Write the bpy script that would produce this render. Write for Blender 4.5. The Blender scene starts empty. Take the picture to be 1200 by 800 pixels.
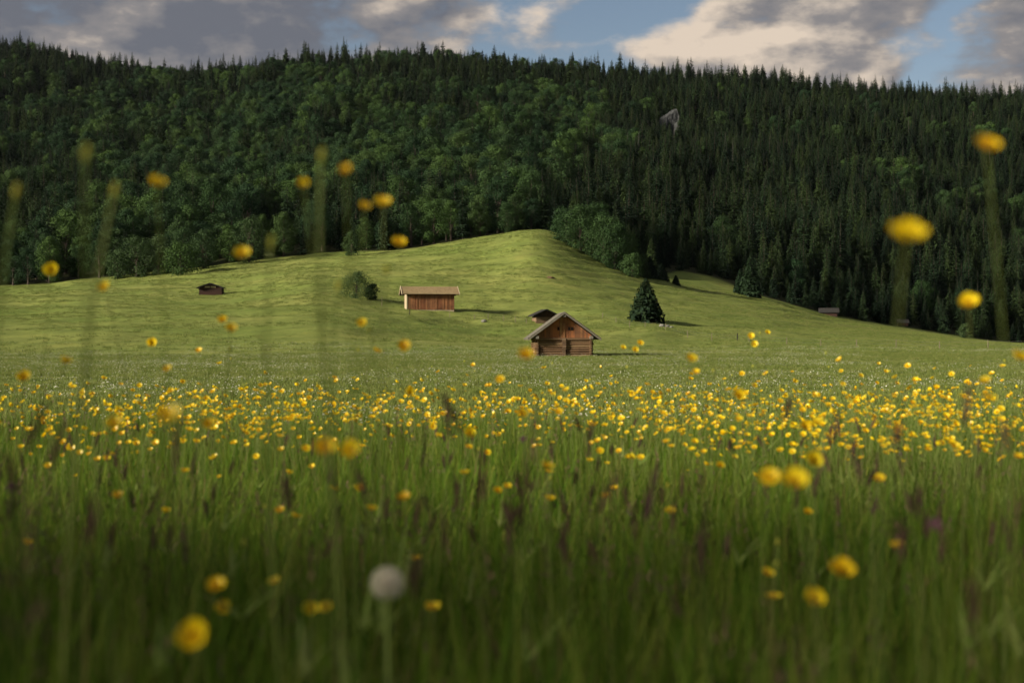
import bpy, math, random
import numpy as np
from mathutils import Vector, Matrix, Euler
random.seed(7); rng = np.random.default_rng(11)
S = bpy.context.scene
COL = S.collection
F = 1666.7                      # focal length in photo pixels (50 mm lens, 36 mm sensor, 1200 px wide)
CAMZ = 0.80
HAZE = 0.000006
R = math.radians

# ------------------------------------------------------------------ terrain heights
def pchip(xs, ys, q):
    xs = np.asarray(xs, float); ys = np.asarray(ys, float); h = np.diff(xs); d = np.diff(ys) / h
    m = np.zeros(len(xs)); m[0] = d[0]; m[-1] = d[-1]
    for i in range(1, len(xs) - 1):
        if d[i-1] * d[i] > 0:
            w1 = 2*h[i] + h[i-1]; w2 = h[i] + 2*h[i-1]
            m[i] = (w1 + w2) / (w1 / d[i-1] + w2 / d[i])
    q = np.clip(q, xs[0], xs[-1]); k = np.clip(np.searchsorted(xs, q) - 1, 0, len(xs) - 2)
    t = (q - xs[k]) / h[k]; t2 = t*t; t3 = t2*t
    return (2*t3-3*t2+1)*ys[k] + (t3-2*t2+t)*h[k]*m[k] + (-2*t3+3*t2)*ys[k+1] + (t3-t2)*h[k]*m[k+1]

COLS = {  # bearing -> (distance, elevation line) of the ground
 -250: [(140,419),(175,412),(205,390),(240,378),(330,358),(430,340),(600,270),(1000,150),(1700,92),(2300,260)],
    0: [(140,419),(175,411),(205,388),(240,375),(330,352),(430,335),(600,262),(1000,152),(1700,88),(2300,260)],
  130: [(140,418),(170,412),(202,388),(238,373),(330,347),(425,325),(600,252),(1000,155),(1600,106),(2300,260)],
  250: [(140,418),(175,408),(205,387),(240,372),(330,346.5),(430,312),(600,245),(1000,150),(1480,116),(2200,240)],
  370: [(140,417),(180,402),(210,381),(240,369),(330,330),(440,298),(600,235),(1000,140),(1400,97),(2100,230)],
  480: [(140,417),(200,397),(240,380),(272,366),(288,361),(310,345),(350,322),(400,301),(430,293),(500,280),(600,237),(1000,138),(1400,93),(2100,230)],
  560: [(140,417),(200,401),(250,386),(280,369),(320,340),(370,308),(420,282),(440,279),(520,270),(620,225),(1000,140),(1400,94),(2100,230)],
  630: [(140,417),(200,403),(245,386),(264,378),(275,376),(300,352),(350,311),(410,273),(440,270),(520,268),(640,225),(1000,145),(1400,100),(2100,230)],
  700: [(140,417),(200,404),(250,384),(300,354),(350,327),(400,304),(430,295),(520,288),(640,235),(1000,150),(1400,103),(2100,230)],
  760: [(140,417),(200,404),(245,385),(270,377),(320,354),(380,333),(410,326),(440,324),(520,300),(640,240),(1000,155),(1400,108),(2100,230)],
  820: [(140,417),(200,405),(260,386),(320,361),(380,345),(410,341),(440,337),(480,321),(560,300),(680,245),(1000,160),(1400,113),(2100,230)],
  900: [(140,416),(200,404),(270,386),(340,366),(400,355),(440,353),(480,345),(600,292),(1000,165),(1400,119),(2100,230)],
  980: [(140,415),(200,405),(280,391),(360,380),(430,373),(475,371),(600,310),(1000,175),(1400,125),(2100,230)],
 1060: [(140,414),(200,406),(280,397),(360,391),(450,386),(495,384),(620,320),(1000,182),(1400,131),(2100,230)],
 1200: [(140,413),(200,408),(280,405),(360,404),(520,402),(660,340),(1000,200),(1400,137),(2100,230)],
 1450: [(140,413),(200,409),(280,407),(360,406),(520,404),(660,345),(1000,210),(1400,144),(2100,230)],
}
TY = np.linspace(0, 2300, 1151); TP = np.linspace(-250, 1450, 341)
_t = []
for p, pts in COLS.items():
    xs = [0, 10, 20, 35, 60, 100] + [a for a, _ in pts]
    zs = [0, -.08, -.40, -.78, -1.00, -.98] + [CAMZ + (400 - b) / F * a for a, b in pts]
    if xs[-1] < 2300: xs.append(2300); zs.append(zs[-1] - 30)
    _t.append(pchip(xs, zs, TY))
_t = np.array(_t)
TAB = np.array([pchip(list(COLS), _t[:, j], TP) for j in range(len(TY))])     # [Y, px]

def vnoise(x, y, seed=0):
    xi = np.floor(x).astype(np.int64); yi = np.floor(y).astype(np.int64); fx = x - xi; fy = y - yi
    fx = fx*fx*(3-2*fx); fy = fy*fy*(3-2*fy)
    def h(a, b):
        n = (a * 374761393 + b * 668265263 + seed * 974634777) & 0xffffffff
        n = ((n ^ (n >> 13)) * 1274126177) & 0xffffffff
        return ((n ^ (n >> 16)) & 0xffff) / 65535.0
    return (h(xi, yi)*(1-fx) + h(xi+1, yi)*fx)*(1-fy) + (h(xi, yi+1)*(1-fx) + h(xi+1, yi+1)*fx)*fy
def fbm(x, y, seed=0, o=4):
    s = 0; a = .5
    for i in range(o):
        s = s + a*(vnoise(x, y, seed+i) - .5)*2; x = x*2.03; y = y*2.03; a *= .5
    return s
def sstep(a, b, x):
    t = np.clip((x - a) / (b - a), 0, 1); return t*t*(3-2*t)

EDGE = ([-250,0,100,200,300,400,480,560,620,660,700,760,800,860,900,980,1060,1200,1450],
        [430,428,425,430,436,442,436,440,446,452,446,452,482,470,462,480,500,525,540])
def edge(x, y):
    p = 600 + F * x / np.maximum(y, 60)
    return np.interp(p, *EDGE)
def height(x, y):
    x = np.asarray(x, float); y = np.asarray(y, float)
    p = np.clip(600 + F * x / np.maximum(y, 45), -250, 1450 - .01)
    yy = np.clip(y, 0, 2300 - .01)
    a = (p + 250) / 5.0; b = yy / 2.0
    i = np.minimum(a.astype(int), 339); j = np.minimum(b.astype(int), 1149); fa = a - i; fb = b - j
    z = (TAB[j, i]*(1-fa) + TAB[j, i+1]*fa)*(1-fb) + (TAB[j+1, i]*(1-fa) + TAB[j+1, i+1]*fa)*fb
    k = sstep(150, 260, y)
    z = z + k * (fbm(x/14, y/9, 3)*.55 + fbm(x/4.5, y/4, 9, 3)*.42) * (1 - .8*sstep(0, 60, x - .10*y))
    z = z + .16*np.sin(z*2.9 + 3*fbm(x/30, y/30, 15, 2)) * sstep(170, 230, y) * (1 - sstep(-15, 5, y - edge(x, y))) * (.4 + vnoise(x/25, y/25, 8))
    z = z + .05*fbm(x/4, y/4, 5, 3) * sstep(12, 40, y)
    e = edge(x, y)
    z = z + sstep(30, 220, y - e) * fbm(x/110, y/150, 21, 4) * 17 * (1 - sstep(1150, 1350, y)*.75)
    return z
def hz(x, y): return float(height(np.array([x]), np.array([y]))[0])
def at(px, Y):                                     # ground point at a bearing and distance
    x = (px - 600) / F * Y
    return Vector((x, Y, hz(x, Y)))

# ------------------------------------------------------------------ object helpers
def tag(o, label=None, cat=None, group=None, kind=None):
    for k, v in (('label', label), ('category', cat), ('group', group), ('kind', kind)):
        if v: o[k] = v
    return o
def empty(name, loc, rz=0, label=None, cat=None, group=None):
    o = bpy.data.objects.new(name, None); COL.objects.link(o); o.empty_display_size = .1
    o.location = loc; o.rotation_euler = (0, 0, rz); return tag(o, label, cat, group)
class MB:
    def __init__(s): s.v = []; s.f = []; s.m = []
    def quad(s, a, b, c, d, m=0):
        n = len(s.v); s.v += [a, b, c, d]; s.f.append((n, n+1, n+2, n+3)); s.m.append(m)
    def tri(s, a, b, c, m=0):
        n = len(s.v); s.v += [a, b, c]; s.f.append((n, n+1, n+2)); s.m.append(m)
    def hexa(s, p, m=0):                            # 8 corners: bottom 0-3, top 4-7
        n = len(s.v); s.v += [tuple(q) for q in p]
        for f in ((3,2,1,0),(4,5,6,7),(0,1,5,4),(1,2,6,5),(2,3,7,6),(3,0,4,7)):
            s.f.append(tuple(n+i for i in f)); s.m.append(m)
    def box(s, x0, x1, y0, y1, z0, z1, m=0):
        s.hexa([(x0,y0,z0),(x1,y0,z0),(x1,y1,z0),(x0,y1,z0),(x0,y0,z1),(x1,y0,z1),(x1,y1,z1),(x0,y1,z1)], m)
    def tube(s, pts, rad, n=6, m=0, cap=True):
        b = len(s.v); K = len(pts)
        for i, p in enumerate(pts):
            p = Vector(p); t = (Vector(pts[min(i+1, K-1)]) - Vector(pts[max(i-1, 0)])).normalized()
            u = t.cross(Vector((0, 1, 0) if abs(t.y) < .9 else (1, 0, 0))).normalized(); w = t.cross(u)
            r = rad[i] if hasattr(rad, '__len__') else rad
            for k in range(n):
                a = 2*math.pi*k/n; s.v.append(tuple(p + u*(r*math.cos(a)) + w*(r*math.sin(a))))
        for i in range(K-1):
            for k in range(n):
                s.f.append((b+i*n+k, b+i*n+(k+1) % n, b+(i+1)*n+(k+1) % n, b+(i+1)*n+k)); s.m.append(m)
        if cap:
            s.f.append(tuple(b+k for k in range(n))[::-1]); s.m.append(m)
            s.f.append(tuple(b+(K-1)*n+k for k in range(n))); s.m.append(m)
    def mesh(s, name, mats, smooth=False):
        me = bpy.data.meshes.new(name); me.from_pydata([tuple(p) for p in s.v], [], s.f)
        for q in mats if isinstance(mats, (list, tuple)) else [mats]: me.materials.append(q)
        me.polygons.foreach_set('material_index', s.m)
        if smooth: me.polygons.foreach_set('use_smooth', [True]*len(s.f))
        me.update(); return me
    def build(s, name, mats, parent=None, smooth=False):
        return link(name, s.mesh(name, mats, smooth), parent)
def link(name, me, parent=None):
    o = bpy.data.objects.new(name, me); COL.objects.link(o)
    if parent: o.parent = parent
    return o

# ------------------------------------------------------------------ material helpers
class NT:
    def __init__(s, nt): s.t = nt; nt.nodes.clear()
    def n(s, kind, **kw):
        o = s.t.nodes.new(kind)
        for k, v in kw.items():
            if k.startswith('i_'): s.set(o.inputs[k[2:].replace('_', ' ')], v)
            else: setattr(o, k, v)
        return o
    def set(s, sock, v):
        if isinstance(v, bpy.types.NodeSocket): s.t.links.new(v, sock)
        else: sock.default_value = v
    def m(s, op, a, b=0.0, c=0.0, clamp=False):
        o = s.t.nodes.new('ShaderNodeMath'); o.operation = op; o.use_clamp = clamp
        for i, v in enumerate((a, b, c)): s.set(o.inputs[i], v)
        return o.outputs[0]
    def mix(s, f, a, b, mode='MIX'):
        o = s.t.nodes.new('ShaderNodeMix'); o.data_type = 'RGBA'; o.blend_type = mode
        s.set(o.inputs[0], f); s.set(o.inputs[6], a); s.set(o.inputs[7], b); return o.outputs[2]
    def noise(s, vec, scale, detail=4, rough=.55, out=0):
        o = s.t.nodes.new('ShaderNodeTexNoise'); o.inputs['Scale'].default_value = scale
        o.inputs['Detail'].default_value = detail; o.inputs['Roughness'].default_value = rough
        if vec is not None: s.t.links.new(vec, o.inputs['Vector'])
        return o.outputs[out]
    def ramp(s, f, stops, interp='LINEAR'):
        o = s.t.nodes.new('ShaderNodeValToRGB'); r = o.color_ramp; r.interpolation = interp
        while len(r.elements) < len(stops): r.elements.new(.5)
        for e, (p, c) in zip(r.elements, stops):
            e.position = p; e.color = c if hasattr(c, '__len__') else (c, c, c, 1)
        s.set(o.inputs[0], f); return o.outputs[0]
    def mapping(s, vec, scale):
        o = s.t.nodes.new('ShaderNodeMapping'); o.inputs['Scale'].default_value = scale
        s.t.links.new(vec, o.inputs['Vector']); return o.outputs[0]
def c4(c): return (c[0], c[1], c[2], 1)
def mat(name):
    m = bpy.data.materials.new(name); m.use_nodes = True; return m, NT(m.node_tree)
def finish(t, col, rough=.8, spec=.3, bump=None, bstr=.3, bdist=.05, trans=0, tcol=None):
    p = t.n('ShaderNodeBsdfPrincipled'); t.set(p.inputs['Base Color'], col); t.set(p.inputs['Roughness'], rough)
    p.inputs['Specular IOR Level'].default_value = spec
    if bump is not None:
        b = t.n('ShaderNodeBump'); b.inputs['Strength'].default_value = bstr; b.inputs['Distance'].default_value = bdist
        t.set(b.inputs['Height'], bump); t.set(p.inputs['Normal'], b.outputs[0])
    out = p.outputs[0]
    if trans:
        tr = t.n('ShaderNodeBsdfTranslucent'); t.set(tr.inputs[0], tcol if tcol is not None else col)
        mx = t.n('ShaderNodeMixShader'); mx.inputs[0].default_value = trans
        t.set(mx.inputs[1], out); t.set(mx.inputs[2], tr.outputs[0]); out = mx.outputs[0]
    o = t.n('ShaderNodeOutputMaterial'); t.set(o.inputs[0], out)
def rnd_leaf(name, cols, trans=.3, rough=.7, spec=.2, own=.68):
    """leaf colour that varies per plant and per leaf"""
    m, t = mat(name)
    oi = t.n('ShaderNodeObjectInfo').outputs['Random']; gi = t.n('ShaderNodeNewGeometry').outputs['Random Per Island']
    f = t.m('ADD', t.m('MULTIPLY', oi, own), t.m('MULTIPLY', gi, 1 - own))
    n = len(cols); col = t.ramp(f, [(.12 + .76*i/(n-1), c4(c)) for i, c in enumerate(cols)])
    finish(t, col, rough, spec, trans=trans); return m
def wood(name, cols, axis=2, dark=(.03,.022,.016), rough=.85, stain=.5, sc=1.0):
    m, t = mat(name)
    tc = t.n('ShaderNodeTexCoord').outputs['Object']; gi = t.n('ShaderNodeNewGeometry').outputs['Random Per Island']
    s = [14*sc]*3; s[axis] = .9*sc
    g = t.noise(t.mapping(tc, s), 1.0, 5, .6); w = t.noise(tc, 1.1*sc, 4, .6)
    n = len(cols); base = t.ramp(gi, [((i+.02)/(n), c4(c)) for i, c in enumerate(cols)])
    base = t.mix(t.m('MULTIPLY', g, .75), base, t.mix(.65, base, c4(dark)))
    base = t.mix(t.ramp(w, [(.45, 0.0), (.72, stain)]), base, c4(dark))
    finish(t, base, rough, .2, bump=g, bstr=.5, bdist=.02); return m
def plain(name, c, rough=.8, var=.25, scale=6, spec=.25, metal=False):
    m, t = mat(name); tc = t.n('ShaderNodeTexCoord').outputs['Object']
    n = t.noise(tc, scale, 5, .6)
    col = t.mix(n, c4([k*(1-var) for k in c]), c4([min(1, k*(1+var)) for k in c]))
    finish(t, col, rough, spec, bump=n, bstr=.3, bdist=.02); return m

# ------------------------------------------------------------------ materials
def meadow_material():
    m, t = mat('meadow_turf')
    pos = t.n('ShaderNodeNewGeometry').outputs['Position']
    big = t.noise(pos, .035, 4, .6); mid = t.noise(t.mapping(pos, (.20, .26, .3)), 1.0, 7, .66)
    fine = t.noise(pos, 1.3, 7, .75); tiny = t.noise(pos, 11, 4, .7)
    col = t.mix(t.ramp(big, [(.35, 0.0), (.65, 1.0)]), c4((.132,.178,.038)), c4((.198,.216,.058)))
    col = t.mix(t.ramp(mid, [(.42, 0.0), (.66, .75)]), col, c4((.095,.125,.030)))
    col = t.mix(t.ramp(mid, [(.25, .55), (.42, 0.0)]), col, c4((.24,.225,.055)))
    col = t.mix(t.ramp(fine, [(.48, 0.0), (.78, .45)]), col, c4((.070,.095,.022)))
    col = t.mix(t.ramp(tiny, [(.5, 0.0), (.8, .35)]), col, c4((.21,.20,.07)))
    bare = t.noise(t.mapping(pos, (.11, .30, .2)), 1.0, 7, .72)
    sep = t.n('ShaderNodeSeparateXYZ'); t.set(sep.inputs[0], pos)
    hillm = t.m('MULTIPLY', t.ramp(t.m('DIVIDE', sep.outputs[1], 500), [(.46, 0.0), (.54, 1.0)]), t.ramp(bare, [(.63, 0.0), (.68, .75)]))
    col = t.mix(hillm, col, c4((.13,.085,.04)))
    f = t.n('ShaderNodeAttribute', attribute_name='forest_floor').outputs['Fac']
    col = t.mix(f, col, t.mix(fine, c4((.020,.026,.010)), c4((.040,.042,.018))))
    finish(t, col, .95, .05, bump=t.m('ADD', t.m('MULTIPLY', mid, 1.2), t.m('ADD', fine, t.m('MULTIPLY', tiny, .4))), bstr=.6, bdist=.22)
    return m
M = {}
M['meadow'] = meadow_material()
M['grass'] = rnd_leaf('tall_grass_blade', [(.034,.085,.007),(.065,.140,.010),(.125,.195,.016),(.048,.115,.012),(.19,.215,.035),(.080,.145,.012),(.16,.12,.05)], .45, .75, .08)
M['tuft'] = rnd_leaf('short_grass_blade', [(.090,.130,.028),(.125,.165,.038),(.165,.195,.052),(.205,.215,.072)], .35, .8, .1)
M['stem'] = rnd_leaf('flower_stem_green', [(.15,.22,.04),(.20,.26,.06),(.25,.29,.09)], .45, .6, .2)
M['seed'] = rnd_leaf('grass_seed_head', [(.060,.034,.028),(.10,.062,.045),(.15,.10,.06),(.075,.045,.05)], .2, .8, .1)
M['petal'] = rnd_leaf('buttercup_petal', [(.90,.58,.006),(.93,.68,.008),(.94,.74,.015)], .42, .35, .45)
M['stamen'] = rnd_leaf('buttercup_stamen', [(.55,.26,.008),(.66,.36,.012)], .2, .7, .1)
M['bud'] = rnd_leaf('buttercup_bud', [(.30,.34,.05),(.45,.42,.05)], .3, .6, .2)
M['daisy'] = rnd_leaf('white_blossom', [(.62,.60,.50),(.78,.76,.68)], .3, .8, .1)
M['clover'] = rnd_leaf('clover_blossom', [(.34,.16,.24),(.42,.22,.30)], .3, .8, .1)
M['pappus'] = rnd_leaf('dandelion_fluff', [(.66,.61,.50),(.74,.69,.58)], .4, .9, .05)
M['spruce'] = rnd_leaf('spruce_needles', [(.008,.018,.009),(.013,.028,.012),(.024,.043,.014),(.012,.026,.013),(.030,.050,.015)], .10, .8, .1, .90)
M['beech'] = rnd_leaf('broad_leaves', [(.014,.034,.014),(.024,.052,.016),(.050,.092,.022),(.021,.046,.019),(.042,.074,.020),(.017,.040,.016)], .16, .8, .1, .95)
M['clumpleaf'] = rnd_leaf('dark_broad_leaves', [(.022,.048,.016),(.031,.062,.019),(.041,.076,.021)], .16, .8, .1, .85)
M['shrub'] = rnd_leaf('shrub_leaves', [(.024,.050,.018),(.036,.066,.022),(.048,.078,.028)], .25, .75, .12)
M['bark'] = plain('bark', (.055,.042,.034), .95, .4, 3)
M['snag'] = plain('dead_grey_wood', (.060,.057,.05), .9, .3, 2)
M['rock'] = plain('pale_limestone', (.042,.045,.046), .95, .9, .35)
M['fieldstone'] = plain('field_stone', (.17,.165,.145), .9, .35, 4)
M['soil'] = plain('bare_brown_soil', (.10,.060,.035), .95, .5, 1.5)
M['log'] = wood('weathered_logs', [(.19,.115,.06),(.12,.07,.038),(.26,.165,.088),(.155,.095,.05),(.30,.20,.105)], 0, (.040,.024,.014), stain=.5)
M['gable'] = wood('red_brown_boards', [(.33,.125,.050),(.42,.155,.055),(.26,.105,.050),(.36,.175,.072),(.21,.095,.046)], 2, (.055,.030,.018), stain=.6)
M['greywood'] = wood('silvery_weathered_wood', [(.16,.148,.12),(.115,.106,.09),(.20,.185,.145)], 1, (.06,.053,.04), stain=.45)
M['palewood'] = wood('pale_new_wood', [(.46,.39,.27),(.40,.34,.23)], 2, (.30,.22,.13), stain=.2)
M['barnboard'] = wood('barn_boards', [(.29,.115,.048),(.23,.09,.042),(.33,.15,.068),(.17,.072,.038),(.36,.16,.07)], 2, (.050,.028,.018), stain=.6, sc=.7)
M['barnroof'] = wood('brown_roof_shingles', [(.33,.245,.125),(.36,.27,.14),(.29,.215,.11)], 1, (.15,.105,.06), stain=.3, sc=.5)
M['darkwood'] = wood('dark_stained_wood', [(.045,.022,.016),(.065,.030,.020),(.035,.020,.015)], 2, (.015,.010,.008), stain=.5)
M['darkroof'] = wood('dark_roof_boards', [(.032,.030,.028),(.040,.038,.036),(.026,.025,.024)], 1, (.025,.023,.02), stain=.4)
M['midwood'] = wood('brown_weathered_wood', [(.17,.11,.065),(.22,.15,.09),(.13,.085,.05)], 0, (.05,.03,.02), stain=.4)
M['void'] = plain('dark_interior', (.012,.010,.009), .95, .2)
M['post'] = plain('weathered_post', (.16,.13,.095), .9, .3, 5)
M['darkpost'] = plain('dark_post', (.020,.016,.013), .9, .3, 5)
M['wire'] = plain('fence_wire', (.12,.12,.11), .6, .1, 5)

# ------------------------------------------------------------------ ground sheet
def build_ground():
    ts = np.concatenate([np.linspace(-60, -4, 15), np.linspace(-2, 30, 50), np.geomspace(31, 150, 70), np.geomspace(152, 480, 260),
                         np.geomspace(484, 2300, 130)])
    ss = np.linspace(-1, 1, 301); ss = np.sign(ss) * (np.abs(ss)**1.25)
    T, Sg = np.meshgrid(ts, ss, indexing='ij'); W = 70 + .62*np.maximum(T, 0) + .0
    X = Sg*W; Z = height(X, T); n, k = T.shape
    V = np.stack([X, T, Z], -1).reshape(-1, 3)
    idx = np.arange(n*k).reshape(n, k)
    Q = np.stack([idx[:-1, :-1], idx[:-1, 1:], idx[1:, 1:], idx[1:, :-1]], -1).reshape(-1, 4)
    me = bpy.data.meshes.new('ground'); me.from_pydata(V.tolist(), [], Q.tolist())
    me.polygons.foreach_set('use_smooth', np.ones(len(Q), bool))
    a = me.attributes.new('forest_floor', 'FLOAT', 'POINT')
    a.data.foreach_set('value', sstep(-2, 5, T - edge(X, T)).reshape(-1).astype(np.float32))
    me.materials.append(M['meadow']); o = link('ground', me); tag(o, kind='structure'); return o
build_ground()

# ------------------------------------------------------------------ scatter of one stuff object
def proto_collection(name, meshes):
    c = bpy.data.collections.new(name)
    for i, me in enumerate(meshes):
        o = bpy.data.objects.new('%s_%02d' % (name, i), me); c.objects.link(o)
    return c
def scatter(name, coll, P, rot, scl, idx, label, cat):
    me = bpy.data.meshes.new(name); me.from_pydata(np.asarray(P).tolist(), [], [])
    for nm, ty, key, arr in (('rot', 'FLOAT_VECTOR', 'vector', rot), ('scl', 'FLOAT_VECTOR', 'vector', scl), ('idx', 'INT', 'value', idx)):
        a = me.attributes.new(nm, ty, 'POINT'); a.data.foreach_set(key, np.ascontiguousarray(arr).reshape(-1))
    o = link(name, me)
    g = bpy.data.node_groups.new(name, 'GeometryNodeTree')
    g.interface.new_socket('Geometry', in_out='INPUT', socket_type='NodeSocketGeometry')
    g.interface.new_socket('Geometry', in_out='OUTPUT', socket_type='NodeSocketGeometry')
    N = g.nodes.new; L = g.links.new
    gi = N('NodeGroupInput'); go = N('NodeGroupOutput'); ip = N('GeometryNodeInstanceOnPoints')
    ci = N('GeometryNodeCollectionInfo'); ci.inputs['Collection'].default_value = coll
    ci.inputs['Separate Children'].default_value = True; ci.inputs['Reset Children'].default_value = True
    ip.inputs['Pick Instance'].default_value = True
    def na(nm, ty):
        q = N('GeometryNodeInputNamedAttribute'); q.data_type = ty; q.inputs['Name'].default_value = nm
        return [s for s in q.outputs if s.enabled and s.name == 'Attribute'][0]
    e = N('FunctionNodeEulerToRotation'); L(na('rot', 'FLOAT_VECTOR'), e.inputs[0]); L(e.outputs[0], ip.inputs['Rotation'])
    L(na('scl', 'FLOAT_VECTOR'), ip.inputs['Scale']); L(na('idx', 'INT'), ip.inputs['Instance Index'])
    mp = N('GeometryNodeMeshToPoints'); L(gi.outputs[0], mp.inputs['Mesh'])
    L(mp.outputs[0], ip.inputs['Points']); L(ci.outputs[0], ip.inputs['Instance']); L(ip.outputs[0], go.inputs[0])
    md = o.modifiers.new('scatter', 'NODES'); md.node_group = g
    tag(o, label, cat, kind='stuff'); return o

# ------------------------------------------------------------------ trees
def spruce_parts(seed, H=18.0, Rm=3.3, lev=30, base=.05, ragged=.25):
    r = random.Random(seed); tr = MB(); cr = MB()
    lean = (r.uniform(-.15, .15), r.uniform(-.15, .15))
    tr.tube([(lean[0]*k*k, lean[1]*k*k, H*k - .3*(k == 0)) for k in (0, .3, .6, .97)], [.26, .18, .1, .02], 6)
    for i in range(lev):
        k = base + (1 - base) * (i / (lev - 1))**.93
        z = H*k*.985; rad = Rm * (1 - k)**.72 * r.uniform(.85, 1.1) + .12
        if k < .14: rad *= .75 + 1.8*k
        nb = max(4, int(10 - 5*k)); a0 = r.uniform(0, 6.28)
        for b in range(nb):
            a = a0 + 6.283*b/nb + r.uniform(-.3, .3); L = rad * r.uniform(1 - ragged*1.6, 1 + ragged)
            d = Vector((math.cos(a), math.sin(a), 0)); s = Vector((-d.y, d.x, 0))
            c = Vector((lean[0]*k*k, lean[1]*k*k, z)); up = r.uniform(-.05, .15) + .25*k
            droop = r.uniform(.25, .55)*(1 - .5*k)
            p0 = c; p1 = c + d*L*.5 + Vector((0, 0, L*up*.5 - L*droop*.15)); p2 = c + d*L + Vector((0, 0, L*up*.7 - L*droop*.75))
            w = max(.18, L*.30)
            cr.quad(p0 + s*.05, p1 + s*w + Vector((0, 0, -w*.5)), p1, p0); cr.quad(p0, p1, p1 - s*w + Vector((0, 0, -w*.5)), p0 - s*.05)
            cr.quad(p1 + s*w + Vector((0, 0, -w*.5)), p2 + s*w*.25, p2, p1); cr.quad(p1, p2, p2 - s*w*.25, p1 - s*w + Vector((0, 0, -w*.5)))
            for q in range(3):                       # hanging sprays
                f = r.uniform(.25, 1); m = p0.lerp(p1, f*2) if f < .5 else p1.lerp(p2, f*2 - 1)
                sd = r.choice((-1, 1)); o = m + s*sd*w*r.uniform(.2, 1.1); h = L*r.uniform(.18, .38) + .15
                cr.tri(m + Vector((0, 0, .05)), o + d*.3*w, o + d*r.uniform(-.2, .5)*w + Vector((0, 0, -h)))
    return tr, cr
def leaf_tree_parts(seed, H=14.0, Wd=9.0, leaf=.62, lobes=15, per=150, trunk=.28, low=.22):
    r = random.Random(seed); tr = MB(); cr = MB()
    tr.tube([(0, 0, -.4), (.1, 0, H*.2), (-.1, .1, H*.45), (0, 0, H*.75)], [.03*H, .024*H, .016*H, .005*H], 7)
    cs = []
    for i in range(lobes):
        k = (i + .5)/lobes; zz = low + (.93 - low)*k
        prof = math.sin(math.pi*min(1, max(0, (zz - low*.5)/(1.02 - low*.5)))**.75)**.7
        a = i*2.399 + r.uniform(-.4, .4); rr = Wd*.5*prof*r.uniform(.45, .78)
        c = Vector((math.cos(a)*rr, math.sin(a)*rr, H*zz)); R_ = Wd*r.uniform(.19, .29)*(.55 + .5*prof)
        cs.append((c, R_))
        b = Vector((0, 0, max(H*.15, c.z*.5)))
        tr.tube([b, b.lerp(c, .5) + Vector((0, 0, .3)), c], [.009*H, .006*H, .002*H], 5)
    cs.append((Vector((0, 0, H*.88)), Wd*.17)); cs.append((Vector((0, 0, H*.6)), Wd*.30))
    for c, R_ in cs:
        for q in range(per):
            n = Vector((r.gauss(0, 1), r.gauss(0, 1), r.gauss(.25, 1))).normalized()
            p = c + Vector((n.x, n.y, n.z*.8)) * R_ * (r.random()**.4) * (1 + .3*(r.random() < .12))
            nn = (n + Vector((r.gauss(0, .32), r.gauss(0, .32), r.gauss(0.12, .32)))).normalized()
            u = nn.orthogonal().normalized(); v = nn.cross(u); a = r.uniform(0, 6.28)
            u, v = u*math.cos(a) + v*math.sin(a), v*math.cos(a) - u*math.sin(a)
            s = leaf*r.uniform(.5, 1.1)
            cr.quad(p - u*s*.55, p - v*s*.35 + nn*s*.05, p + u*s*.55, p + v*s*.35 + nn*s*.05)
    return tr, cr
def merged(name, parts, mats):
    a, b = parts; m = MB(); m.v = a.v + b.v; k = len(a.v)
    m.f = a.f + [tuple(i + k for i in f) for f in b.f]; m.m = [0]*len(a.f) + [1]*len(b.f)
    return m.mesh(name, mats)
SPR = [merged('spruce_tree', spruce_parts(100 + i, 18*random.uniform(.85, 1.1), random.uniform(2.9, 4.3), random.choice((24, 28, 32)),
       random.uniform(.03, .12), random.uniform(.2, .4)), [M['bark'], M['spruce']]) for i in range(7)]
BRD = [merged('broadleaf_tree', leaf_tree_parts(200 + i, 16*random.uniform(.85, 1.15), random.uniform(11, 15), .48, random.choice((10, 13, 16)), 500,
       low=random.uniform(.06, .16)), [M['bark'], M['beech']]) for i in range(6)]

# --- where the forest trees stand
def forest_points():
    pts = []
    Y = 424.0
    while Y < 1760:
        sp = 5.8 + (Y - 424)/1300*2.8
        n = int(1.16*Y/sp); u = (np.arange(n) + .5)/n*1.16 - .58
        x = u*Y + rng.uniform(-.45, .45, n)*sp; y = Y + rng.uniform(-.45, .45, n)*sp
        pts.append(np.stack([x, y], 1)); Y += sp*.95
    P = np.concatenate(pts); x, y = P[:, 0], P[:, 1]
    e = edge(x, y) + 5*fbm(x/18, y*0 + .5, 41, 3)
    keep = (y > e) & (rng.random(len(P)) < .93 - .30*sstep(1050, 1250, y)*(fbm(x/25, y/60, 71, 3) > .05))
    px = 600 + F*x/y
    keep &= ~((px > 250) & (y > 1540))
    keep &= ~((np.abs(px - 785) < 13) & (y > 918) & (y < 1003))       # the cliff stays open
    keep &= ~((px > 765) & (px < 868) & (y < 482)) & ~((np.abs(px - 1063) < 11) & (y < 503)) & ~((np.abs(px - 981) < 16) & (y < 478))
    return P[keep]
FP = forest_points()
fx, fy = FP[:, 0], FP[:, 1]; fz = height(fx, fy); fpx = 600 + F*fx/fy
fpy = 400 - (fz - CAMZ)/fy*F
bl = fbm(fx/55, fy/75, 61, 4)*1.3 + .55*np.exp(-((fpx - 330)/230)**2) - .10 - .62*sstep(640, 840, fpx) - .5*sstep(150, 100, fpy) \
     + .35*np.exp(-((fpx - 150)/110)**2 - ((fpy - 300)/45)**2)
bl = bl - 1.5*((fpx > 630) & (fpx < 830) & (fy - edge(fx, fy) < 110))
broad = bl + rng.normal(0, .36, len(FP)) > .16
FK = ~broad | (rng.random(len(FP)) < .50)                            # broad crowns stand farther apart
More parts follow.
